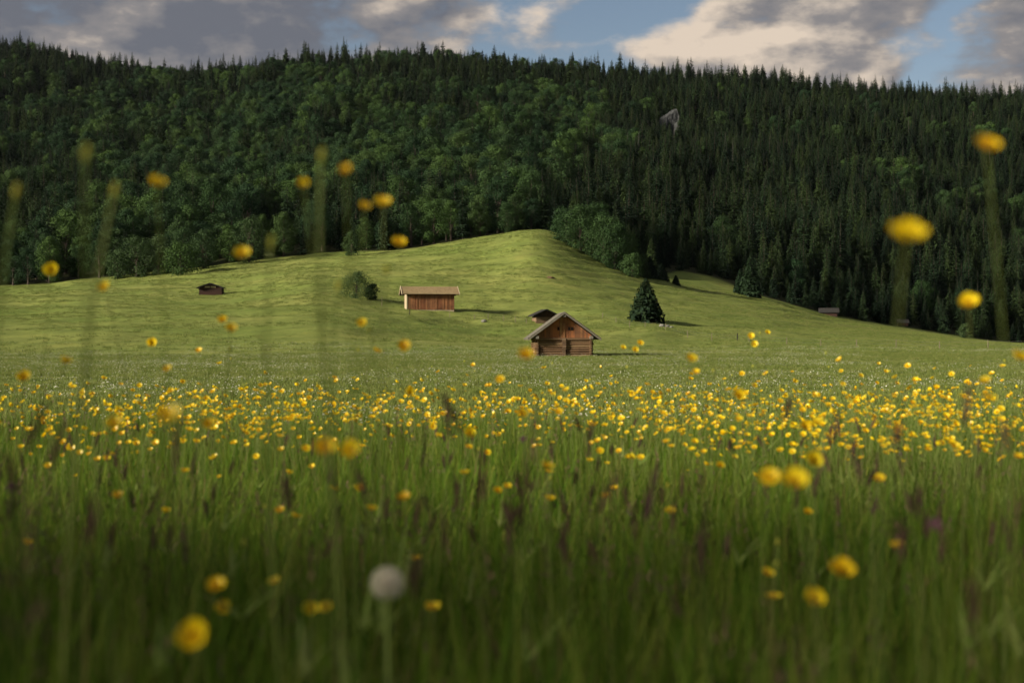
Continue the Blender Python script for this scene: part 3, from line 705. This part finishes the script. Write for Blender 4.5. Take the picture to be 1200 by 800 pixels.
# --- buttercups
def petals_mb(seed, r0=.0115, opening=.55):
    r = random.Random(seed); mb = MB()
    for k in range(5):
        a = 6.283*k/5 + r.uniform(-.1,.1); d = Vector((math.cos(a), math.sin(a), 0)); s = Vector((-d.y, d.x, 0))
        o = opening*r.uniform(.75, 1.2); rows = []
        for i, (f, w) in enumerate(((.08,.12),(.4,.52),(.75,.66),(.97,.46),(1.04,.12))):
            z = r0*o*(f**1.6); p = d*(r0*f) + Vector((0,0,z - .001))
            cup = r0*.12*w; rows.append((p - s*r0*w + Vector((0,0,cup)), p - Vector((0,0,cup*.3)), p + s*r0*w + Vector((0,0,cup))))
        for A, B in zip(rows, rows[1:]):
            mb.quad(A[0], A[1], B[1], B[0]); mb.quad(A[1], A[2], B[2], B[1])
    return mb
def stamen_mb(seed, r0=.0115):
    r = random.Random(seed); mb = MB()
    for k in range(22):
        a = r.uniform(0,6.28); q = r0*.34*math.sqrt(r.random()); p = Vector((q*math.cos(a), q*math.sin(a), .0005)); t = p*1.35 + Vector((0,0,r0*.42))
        mb.tube([p, t], [.0004,.0008], 3)
    return mb
def stem_mb(seed):                                  # unit height, true thickness
    r = random.Random(seed); mb = MB(); bx, by = r.uniform(-.055,.055), r.uniform(-.055,.055)
    mb.tube([(bx*math.sin(k*3.14), by*math.sin(k*3.14), k) for k in (0,.2,.4,.6,.8,.93,1)], [.0015,.0014,.0012,.0010,.0009,.0008,.0008], 5, 0, False)
    return mb
def bud_mb(seed):
    r = random.Random(seed); mb = MB(); a = r.uniform(0,6.28); e = Vector((math.cos(a)*.05, math.sin(a)*.05, .13))
    mb.tube([(0,0,0), tuple(e*.5 + Vector((math.cos(a)*.012, math.sin(a)*.012, 0))), tuple(e)], [.0010,.0009,.0008], 5)
    mb.tube([tuple(e + Vector((0,0,z))) for z in (-.001,.003,.007,.010)], [.0015,.0042,.0038,.0008], 7, 1); return mb
def leaf_mb(seed):
    r = random.Random(seed); mb = MB()
    for k in range(5):
        a = r.uniform(0,6.28); blade(mb, r, 0, 0, r.uniform(.03,.08), .008, r.uniform(.05,.11), a)
    return mb
PET = [petals_mb(i, .0112*random.uniform(.85,1.15), random.choice((.40,.60,.80,1.0))).mesh('blossom', M['petal'], True) for i in range(8)]
STA = [stamen_mb(i).mesh('stamens', M['stamen']) for i in range(3)]
STM = [stem_mb(i).mesh('stem', M['stem'], True) for i in range(6)]
BUD = [bud_mb(i).mesh('bud', [M['stem'], M['bud']], True) for i in range(4)]
LEA = [leaf_mb(i).mesh('stem_leaf', M['stem']) for i in range(4)]
BG = 'buttercups standing in the meadow'
BANDLAB = 'yellow buttercup on a thin stem in the dense flower band across the meadow'
LOWLAB = 'scattered yellow buttercup low among the dark grass in front of the flower band'
def buttercup(x, y, h, label, tilt=None, az=None, bud=False, size=1.0, pet=None, group=BG):
    z = hz(x, y); o = empty('buttercup', (x, y, z), 0, label, 'buttercup', group); r = random
    st = link('stem', r.choice(STM), o); st.scale = (1, 1, h)
    st.rotation_euler = (0, 0, r.uniform(0, 6.28))
    tl = r.uniform(0, .7) if tilt is None else tilt; a = r.uniform(0, 6.28) if az is None else az
    rot = Euler((tl, r.uniform(-.4,.4), 0)) if az is None else Euler((0, tl, a))
    b = link('blossom', PET[pet] if pet is not None else r.choice(PET), o); b.location = (0, 0, h); b.rotation_euler = rot; b.scale = (size,)*3
    s = link('stamens', r.choice(STA), b)
    if bud:
        q = link('bud', r.choice(BUD), o); q.location = (0, 0, h*r.uniform(.68,.86)); q.rotation_euler = (0, 0, r.uniform(0,6.28))
    lf = link('stem_leaf', r.choice(LEA), o); lf.location = (0, 0, h*.45)
    return o
ONE = [  # bearing px, elevation px, blur size px, label
 (184,217,34,'tall buttercup against the dark forest, highest on the side of the bushes'),
 (356,216,25,'round buttercup against the forest beside a thick blurred stem'),
 (405,200,17,'small dim buttercup above the pair against the forest'),
 (427,244,25,'inner flower of the touching buttercup pair against the forest'),
 (449,240,31,'outer larger flower of the touching buttercup pair against the forest'),
 (284,298,29,'flattened buttercup hanging at the seam of forest and meadow'),
 (467,286,25,'buttercup just above the barn, below the touching pair'),
 (60,317,21,'buttercup at the wood edge near the picture border, above the shed level'),
 (123,338,23,'buttercup on the dusky meadow between the border and the dark shed'),
 (261,376,18,'upper flower of the close pair below the dark shed'),
 (271,387,22,'lower larger flower of the close pair below the dark shed'),
 (424,379,19,'single buttercup below the lone bush, left of the barn post'),
 (442,412,16,'smaller paler buttercup beside the bright one below the barn'),
 (474,406,22,'bright buttercup on the meadow straight below the barn'),
 (616,418,29,'large bright buttercup covering the corner of the log hut'),
 (586,445,15,'buttercup below and beside the one covering the hut corner'),
 (480,460,17,'buttercup above the flower band below the barn'),
 (1156,172,44,'highest buttercup of all, big and blurred on a long pale stem'),
 (1062,279,54,'largest blurred buttercup lying sideways against the dark forest'),
 (1135,357,30,'dim blurred buttercup against the lowest part of the dark wood'),
 (810,420,18,'upper flower of the pair on the bright meadow beyond the hut'),
 (816,437,14,'lower flower of the pair on the bright meadow beyond the hut'),
 (866,464,18,'buttercup rising out of the flower band below the dark meadow post'),
 (1194,420,28,'buttercup cut by the picture border on the bright meadow'),
 (1155,448,21,'upper blossom of the blurred pair in the flower band near the border'),
 (1158,467,25,'lower blossom of the blurred pair in the flower band near the border'),
 (135,498,30,'round blurred buttercup in front of the flower band under the bushes'),
 (198,490,44,'wide blurred buttercup cluster in front of the flower band under the shed'),
 (245,497,23,'small round blurred buttercup next to the wide cluster'),
 (381,527,37,'larger flower of the big pair in the grass in front of the band'),
 (412,529,31,'smaller flower of the big pair in the grass in front of the band'),
 (77,425,22,'orange tinted buttercup upright above the band near the border'),
 (28,443,20,'blurred buttercup at the border end of the flower band'),
 (196,433,18,'buttercup standing just above the flower band below the shed'),
 (254,687,34,'blurred buttercup low in the dark grass, upper of two'),
 (228,747,47,'big blurred buttercup lowest of all in the dark grass'),
 (328,598,17,'small buttercup bud shaped flower hanging in the mid grass'),
 (902,560,34,'first flower of the row of three blurred buttercups in the grass'),
 (930,566,40,'wide middle flower of the row of three blurred buttercups in the grass'),
 (952,540,26,'raised single flower above the row of three blurred buttercups'),
 (641,547,22,'flattened orange buttercup in the grass straight below the hut'),
 (985,670,37,'upper flower of the dim blurred pair low in the dark grass'),
 (953,703,37,'lower flower of the dim blurred pair low in the dark grass'),
 (550,508,20,'orange buttercup beside a dark seed head at the front of the band'),
 (507,500,12,'small bright buttercup in front of the band, left of two'),
 (514,511,12,'small bright buttercup in front of the band, right of two'),
 (178,402,14,'small flat buttercup on the dark bank under the shed'),
 (233,411,12,'tiny double buttercup on the white flowered meadow under the shed'),
 (899,390,10,'upper flower of the small trio floating over the bright meadow'),
 (880,394,11,'left flower of the small trio floating over the bright meadow'),
 (884,403,11,'bottom flower of the small trio floating over the bright meadow'),
 (730,408,10,'left flower of the trio beside the log hut'),
 (744,410,12,'middle flower of the trio beside the log hut'),
 (750,402,11,'top flower of the trio beside the log hut'),
 (663,457,13,'slanted buttercup on the meadow right below the log hut'),
 (1193,535,16,'buttercup at the border in the grass in front of the band'),
 (1118,522,15,'buttercup alone in the grass in front of the band, near the border'),
 (1052,503,16,'buttercup at the front fringe of the band, dark stalk behind it'),
 (943,500,16,'bright buttercup at the front fringe of the band beyond the row of three'),
 (958,496,18,'brighter of two close buttercups at the front fringe of the band'),
 (814,518,12,'small buttercup below the band, one of two side by side'),
 (825,530,12,'second small buttercup of the two side by side below the band'),
 (693,520,11,'small buttercup below the band under the hut'),
 (530,615,9,'tiny buttercup deep in the grass under the band'),
]
AP = 13.0                                             # aperture in mm
for i, (px, py, sz, lab) in enumerate(ONE):
    Y = (21 + AP) * F / 1000 / sz * 1.02
    top = .97 - CAMZ
    if (400 - py)/F*Y > top: Y = top*F/(400 - py)
    fsz = max(.5, min(1.1, (sz*Y*1000/F - AP)/21))
    X = (px - 600)/F*Y; z = CAMZ + (400 - py)/F*Y; h = max(.12, z - hz(X, Y))
    buttercup(X, Y, h, lab, tilt=random.uniform(.3, 1.2) if sz < 26 else random.uniform(.45, .95), bud=(i % 3 == 0 and sz < 26), size=fsz)
# the many of the band
n = 13500
x, y = wedge(2.9, 12.0, n, .5, .42); n = len(x); rngk = rng.random(n)
den = .66 + 2.0*fbm(x/1.5, y/1.2, 120, 3); den *= sstep(4.2, 6.0, y)*.97 + .03; den *= 1 - .96*sstep(7.4, 10.0, y); den = np.maximum(den, .012); den *= 1 - .35*sstep(-.2, -.36, x/y)
g = rngk < den*.78; x, y = x[g], y[g]; n = len(x)
h = np.clip(rng.normal(.475, .045, n), .34, .60); h = np.where(rng.random(n) < .11, h + rng.uniform(.04, .17, n), h)
x3, y3 = wedge(1.7, 3.6, 22, .1, .36); x = np.concatenate([x, x3]); y = np.concatenate([y, y3]); h = np.concatenate([h, rng.uniform(.38,.52,22)]); n = len(x)
vis = np.abs(x/y) < .37
o = np.argsort(np.where(vis, y, 99))[:300 - len(ONE)]
sel = np.zeros(n, bool); sel[o] = True
for i in np.where(sel)[0]:
    buttercup(x[i], y[i], h[i], LOWLAB if y[i] < 4.6 and h[i] < .47 else BANDLAB, tilt=random.uniform(0, .8), bud=random.random() < .4)
def whole_flower(seed):
    r = random.Random(seed); m = MB()
    def add(b, fn, mi):
        k = len(m.v); m.v += [tuple(fn(Vector(v))) for v in b.v]; m.f += [tuple(i+k for i in f) for f in b.f]; m.m += [mi if not isinstance(mi, list) else mi[q] for q in b.m]
    H = .56; tl = Euler((r.uniform(.1,.9), r.uniform(-.4,.4), 0)).to_matrix()
    add(stem_mb(seed), lambda v: Vector((v.x, v.y, v.z*H)), 0)
    pm = petals_mb(seed, .0112*r.uniform(.8,1.15), r.choice((.40,.60,.80,1.0))); sm = stamen_mb(seed)
    add(pm, lambda v: tl @ v + Vector((0,0,H)), 1); add(sm, lambda v: tl @ v + Vector((0,0,H)), 2)
    if r.random() < .5: add(bud_mb(seed), lambda v: v + Vector((0,0,H*.8)), [0, 3])
    return m.mesh('buttercup_plant', [M['stem'], M['petal'], M['stamen'], M['bud']], False)
WC = proto_collection('buttercup_plant', [whole_flower(900+i) for i in range(12)])
x, y, h = x[~sel], y[~sel], h[~sel]; n = len(x)
scatter('buttercups', WC, np.stack([x, y, height(x, y) + (h - .56)], 1), np.stack([rng.normal(0,.06,n), rng.normal(0,.06,n), rng.normal(0,1.1,n)], 1).astype(np.float32),
        np.ones((n, 3), np.float32)*rng.uniform(.86,1.16,(n,1)).astype(np.float32), rng.integers(0, 12, n).astype(np.int32), 'dense band of yellow buttercups farther back across the meadow', 'flowers')

# --- blurred bare stems with buds, tall against the forest
def bud_stalk(px, py, Y, lean, label, branch=False, thick=1.0):
    X = (px - 600)/F*Y; z = CAMZ + (400 - py)/F*Y; g = hz(X, Y); h = z - g
    bx = -lean; o = empty('budding_stalk', (X + bx, Y, g), 0, label, 'flower stalk', 'tall budding stalks against the forest')
    mb = MB(); pts = [(lean*(k**1.8) + .018*(math.sin(5*k) - math.sin(5)*k*k), 0, h*k) for k in (0,.25,.5,.7,.85,.95,1)]; mb.tube(pts, [.0019*thick]*4 + [.0015*thick]*3, 6)
    if branch: mb.tube([pts[4], (pts[4][0]+.02, 0, pts[4][2]+.02), (pts[4][0]+.030, .01, pts[4][2]+.05)], .0014, 5)
    mb.build('stem', M['stem'], o, True)
    mb = MB(); e = Vector(pts[-1]); mb.tube([e, e + Vector((.001,0,.005)), e + Vector((.002,0,.010)), e + Vector((.002,0,.014))], [.0014,.0030,.0028,.001], 8); mb.build('bud', M['bud'], o, True)
    return o
bud_stalk(376, 190, 1.34, -.015, 'straight tall stalk crossing forest and meadow beside a round buttercup', True, 1.0)
bud_stalk(133, 232, 1.25, .085, 'bent stalk curving over towards its bud in front of the bushes', False, 1.1)
bud_stalk(18, 233, 1.25, .06, 'stalk leaning at the very border of the picture against the forest', False, 1.1)
bud_stalk(100, 190, 1.10, -.02, 'faint high bud above the bent stalk against the forest', False, .6)
bud_stalk(317, 292, 1.4, .006, 'short straight stalk with bud above the dark shed', False, .9)
bud_stalk(395, 341, 1.8, .01, 'pale bud stalk just beside the lone round bush', False, .8)

# --- dandelion clock, clover, seed heads
def dandelion():
    px, py = 454, 683; Y = 1.55; X = (px-600)/F*Y; z = CAMZ + (400-py)/F*Y; g = hz(X, Y); h = z - g
    o = empty('dandelion_clock', (X, Y, g), 0, 'round white dandelion seed head standing low in the dark grass', 'dandelion')
    mb = MB(); mb.tube([(0.01,0,0),(.004,0,h*.5),(0,0,h-.004)], [.0032,.003,.0026], 7); mb.build('stem', M['stem'], o, True)
    mb = MB(); r = random.Random(4)
    for i in range(110):
        k = (i + .5)/110; ph = math.acos(1 - 1.9*k); a = i*2.39996; d = Vector((math.sin(ph)*math.cos(a), math.sin(ph)*math.sin(a), math.cos(ph))); c = Vector((0,0,h))
        p = c + d*.0155; mb.tube([c + d*.003, p], .00022, 3)
        u = d.orthogonal().normalized(); v = d.cross(u)
        for q in range(11):
            b = q*6.283/11 + r.uniform(-.2,.2); t = p + (u*math.cos(b) + v*math.sin(b))*.0062 + d*.0034; w = (u*math.sin(b) - v*math.cos(b))*.00022
            mb.tri(p - w, p + w, t)
    mb.build('seed_head', M['pappus'], o)
    mb = MB(); mb.tube([(0,0,h-.004),(0,0,h-.001),(0,0,h+.002)], [.002,.0042,.003], 8); mb.build('receptacle', M['seed'], o, True)
dandelion()
def clover(px, py, Y, lab):
    X = (px-600)/F*Y; z = CAMZ + (400-py)/F*Y; g = hz(X, Y); h = z - g; r = random.Random(int(px))
    o = empty('red_clover', (X, Y, g), 0, lab, 'clover', 'clover blossoms in the grass')
    mb = MB(); mb.tube([(0,0,0),(.006,0,h*.6),(0,0,h)], .0014, 5); mb.build('stem', M['stem'], o)
    mb = MB()
    for i in range(70):
        d = Vector((r.gauss(0,1), r.gauss(0,1), r.gauss(.3,1))).normalized(); p = Vector((0,0,h)) + d*.004; u = d.orthogonal()*.0018; mb.tri(p - u, p + u, p + d*.0045 + Vector((0,0,.003)))
    mb.build('blossom', M['clover'], o)
clover(1095, 616, 1.75, 'pink clover blossom in the dark grass near the border'); clover(13, 573, 2.0, 'dim purple clover blossom at the very border of the grass')
clover(613, 516, 3.2, 'small reddish clover blossom at the front of the flower band')
def seed_mesh(seed):
    r = random.Random(seed); mb = MB(); L = r.uniform(.03, .06)
    for s in range(70):
        k = s/70; b = r.uniform(0,6.28); w = .0034*math.sin(3.14*min(1, k*.9+.12)) + .002; p = Vector((.008*k*k,0,L*k)); q = Vector((math.cos(b)*w, math.sin(b)*w, 0))
        mb.tri(p + q*.2, p + q + Vector((0,0,.004)), p + q*.8 + Vector((q.y*.5,-q.x*.5,.009)))
    mb.tube([(0,0,0),(.004,0,L*.5),(.008,0,L)], [.0016,.0014,.0006], 5); return mb.mesh('seed_spike', M['seed'])
SPK = [seed_mesh(i) for i in range(5)]
SG = 'dark seed heads among the grass'
spots = [(540,482,1.9),(527,488,2.0),(690,500,2.2),(600,600,1.5),(340,572,1.9),(700,575,1.7),(680,490,3.0),(1048,500,1.9),(1075,575,1.5),(820,640,1.35),(1130,470,1.8),(920,470,2.2),(205,520,1.7),(30,500,1.6),(15,540,1.5),(60,520,1.7),(100,600,1.3),(485,660,1.25),(565,560,1.8),(760,575,1.7),(1060,620,1.4),(1140,690,1.2),(430,560,2.0),(975,500,2.4),(1010,540,2.0),(1180,500,1.7)]
spots += [(random.uniform(-20,1220), random.uniform(490,640), None) for _ in range(120)]
for px, py, Y in spots:
    if Y is None: Y = .30*F/(py-400)*random.uniform(.9,1.1)
    X = (px-600)/F*Y; z = CAMZ + (400-py)/F*Y; g = hz(X, Y); h = z - g - .03
    o = empty('seed_head', (X, Y, g), random.uniform(0,6.28), 'dark brown seed head on a thin stalk among the foreground grass', 'seed head', SG)
    st = link('stem', random.choice(STM), o); st.scale = (.7, .7, h); sp = link('seed_spike', random.choice(SPK), o); sp.location = (0,0,h); sp.rotation_euler = (random.uniform(-.3,.3), random.uniform(-.3,.3), 0)

# unseen shrubs left of the camera, added to shade the nearest grass
for q, (sx, sy, hh, lab) in enumerate([(-12.0, -5.4, 5.9, 'added unseen leafy shrub that shades the nearest grass, nearer the camera'), (-12.8, -2.9, 5.9, 'added unseen leafy shrub that shades the nearest grass, farther along')]):
    root = empty('leafy_shrub', (sx, sy, hz(sx, sy)), 0, lab, 'shrub')
    a, b = leaf_tree_parts(390 + q, hh, 5.4, .32, 18, 300, low=.04); a.build('trunk', M['bark'], root); b.build('crown', M['beech'], root)
for q, (sx, sy, hh, lab) in enumerate([(3.2, -6.8, 9.5, 'leafy tree added behind the viewer to block sky light, standing alone'), (-4.6, -9.6, 9.0, 'broad leafy tree added behind the viewer to block sky light, beside the shading shrubs')]):  # out-of-view trees, added to cut sky light on the foreground
    root = empty('broadleaf_tree', (sx, sy, hz(sx, sy)), 0, lab, 'tree')
    a, b = leaf_tree_parts(395 + q, hh, 8.0, .40, 17, 220, low=.12); a.build('trunk', M['bark'], root); b.build('crown', M['beech'], root)

# ------------------------------------------------------------------ evening air
mb = MB(); mb.box(-1520, 1520, -64, 2320, -60, 420)
hm = bpy.data.materials.new('evening_air'); hm.use_nodes = True; ht = NT(hm.node_tree)
pv = ht.n('ShaderNodeVolumePrincipled'); pv.inputs['Color'].default_value = (.80, .88, 1.0, 1); pv.inputs['Density'].default_value = HAZE; pv.inputs['Anisotropy'].default_value = .2
ho = ht.n('ShaderNodeOutputMaterial'); ht.set(ho.inputs['Volume'], pv.outputs[0])
if HAZE > 0: tag(mb.build('haze', hm), kind='stuff')

# ------------------------------------------------------------------ sky, sun, camera
EXPO = 1.68
SUN_AZ, SUN_EL = R(23), R(20)                        # from the side, a little behind the camera
to_sun = Vector((-math.cos(SUN_EL)*math.cos(SUN_AZ), -math.cos(SUN_EL)*math.sin(SUN_AZ), math.sin(SUN_EL)))
w = bpy.data.worlds.new('World'); S.world = w; w.use_nodes = True; t = NT(w.node_tree)
sky = t.n('ShaderNodeTexSky', sky_type='NISHITA', sun_disc=False, sun_elevation=SUN_EL, sun_rotation=math.atan2(to_sun.x, to_sun.y), altitude=900, dust_density=.6)
dirv = t.n('ShaderNodeTexCoord').outputs['Generated']; sp = t.n('ShaderNodeSeparateXYZ'); t.set(sp.inputs[0], dirv)
az = t.m('ARCTAN2', sp.outputs[0], sp.outputs[1]); el = t.m('ARCSINE', sp.outputs[2])
def cloudvec(dx, dy):
    c = t.n('ShaderNodeCombineXYZ'); t.set(c.inputs[0], t.m('ADD', az, dx)); t.set(c.inputs[1], t.m('MULTIPLY', t.m('ADD', el, dy), 1.9)); c.inputs[2].default_value = 3.7; return c.outputs[0]
n0 = t.noise(cloudvec(0, 0), 13, 8, .55); n1 = t.noise(cloudvec(-.011, .011), 13, 5, .52); big = t.noise(cloudvec(.3, .1), 5.5, 3, .5); wp = t.noise(cloudvec(1.7, .6), 9, 3, .5)
azw = t.m('ADD', t.m('ADD', az, t.m('MULTIPLY', t.m('SUBTRACT', wp, .5), .16)), t.m('MULTIPLY', t.m('SUBTRACT', el, .21), -.7))
azt = t.m('DIVIDE', t.m('ADD', azw, .4), .8)
bias = t.ramp(azt, [(0,.80),(.36,.74),(.455,.55),(.50,.33),(.575,.32),(.62,.56),(.66,.86),(.83,.84),(.872,.46),(.895,.60),(.96,.74)])
mask = t.m('ADD', t.m('MULTIPLY_ADD', t.m('SUBTRACT', n0, .5), 1.5, .5), t.m('SUBTRACT', bias, .5)); mask = t.ramp(mask, [(.37, 0.0), (.69, 1.0)], 'EASE')
lit = t.m('MULTIPLY_ADD', t.m('SUBTRACT', n0, n1), 3.6, .32); lit = t.m('ADD', lit, t.m('MULTIPLY', t.m('SUBTRACT', big, .5), 1.5))
side = t.ramp(azt, [(0,.14),(.28,.20),(.38,.32),(.5,.50),(.62,.76),(.74,.72),(.83,.42),(.9,.12)])
lit = t.m('ADD', t.m('MULTIPLY', lit, .8), t.m('SUBTRACT', side, .26), clamp=True)
K = 2**(-EXPO)/.08
cc = t.ramp(lit, [(0, c4([v*K for v in (.150,.160,.190)])), (.45, c4([v*K for v in (.27,.255,.255)])), (1, c4([v*K for v in (.74,.62,.50)]))])
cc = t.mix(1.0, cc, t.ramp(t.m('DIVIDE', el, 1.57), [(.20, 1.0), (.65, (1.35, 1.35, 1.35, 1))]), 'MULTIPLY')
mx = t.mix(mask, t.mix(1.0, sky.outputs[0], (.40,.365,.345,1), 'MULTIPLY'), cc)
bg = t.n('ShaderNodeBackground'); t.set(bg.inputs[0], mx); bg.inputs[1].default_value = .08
wo = t.n('ShaderNodeOutputWorld'); t.set(wo.inputs[0], bg.outputs[0])

sl = bpy.data.lights.new('sun', 'SUN'); sl.energy = 3.1; sl.angle = R(9.0); sl.color = (1.0, .89, .72)
so = bpy.data.objects.new('sun', sl); COL.objects.link(so); so.rotation_euler = to_sun.to_track_quat('Z', 'Y').to_euler()

cam = bpy.data.cameras.new('camera'); cam.lens = 50; cam.sensor_width = 36; cam.clip_start = .05; cam.clip_end = 6000
cam.dof.use_dof = True; cam.dof.focus_distance = 30; cam.dof.aperture_fstop = 50/AP; cam.dof.aperture_blades = 0
co = bpy.data.objects.new('camera', cam); COL.objects.link(co); co.location = (0, 0, CAMZ + hz(0, 0)); co.rotation_euler = (R(90), 0, 0); S.camera = co

S.view_settings.view_transform = 'Standard'; S.view_settings.look = 'None'; S.view_settings.exposure = EXPO; S.view_settings.gamma = 1
S.cycles.use_denoising = True
try: S.cycles.denoiser = 'OPENIMAGEDENOISE'
except Exception: pass
S.cycles.max_bounces = 6; S.cycles.transparent_max_bounces = 8; S.cycles.sample_clamp_indirect = 4
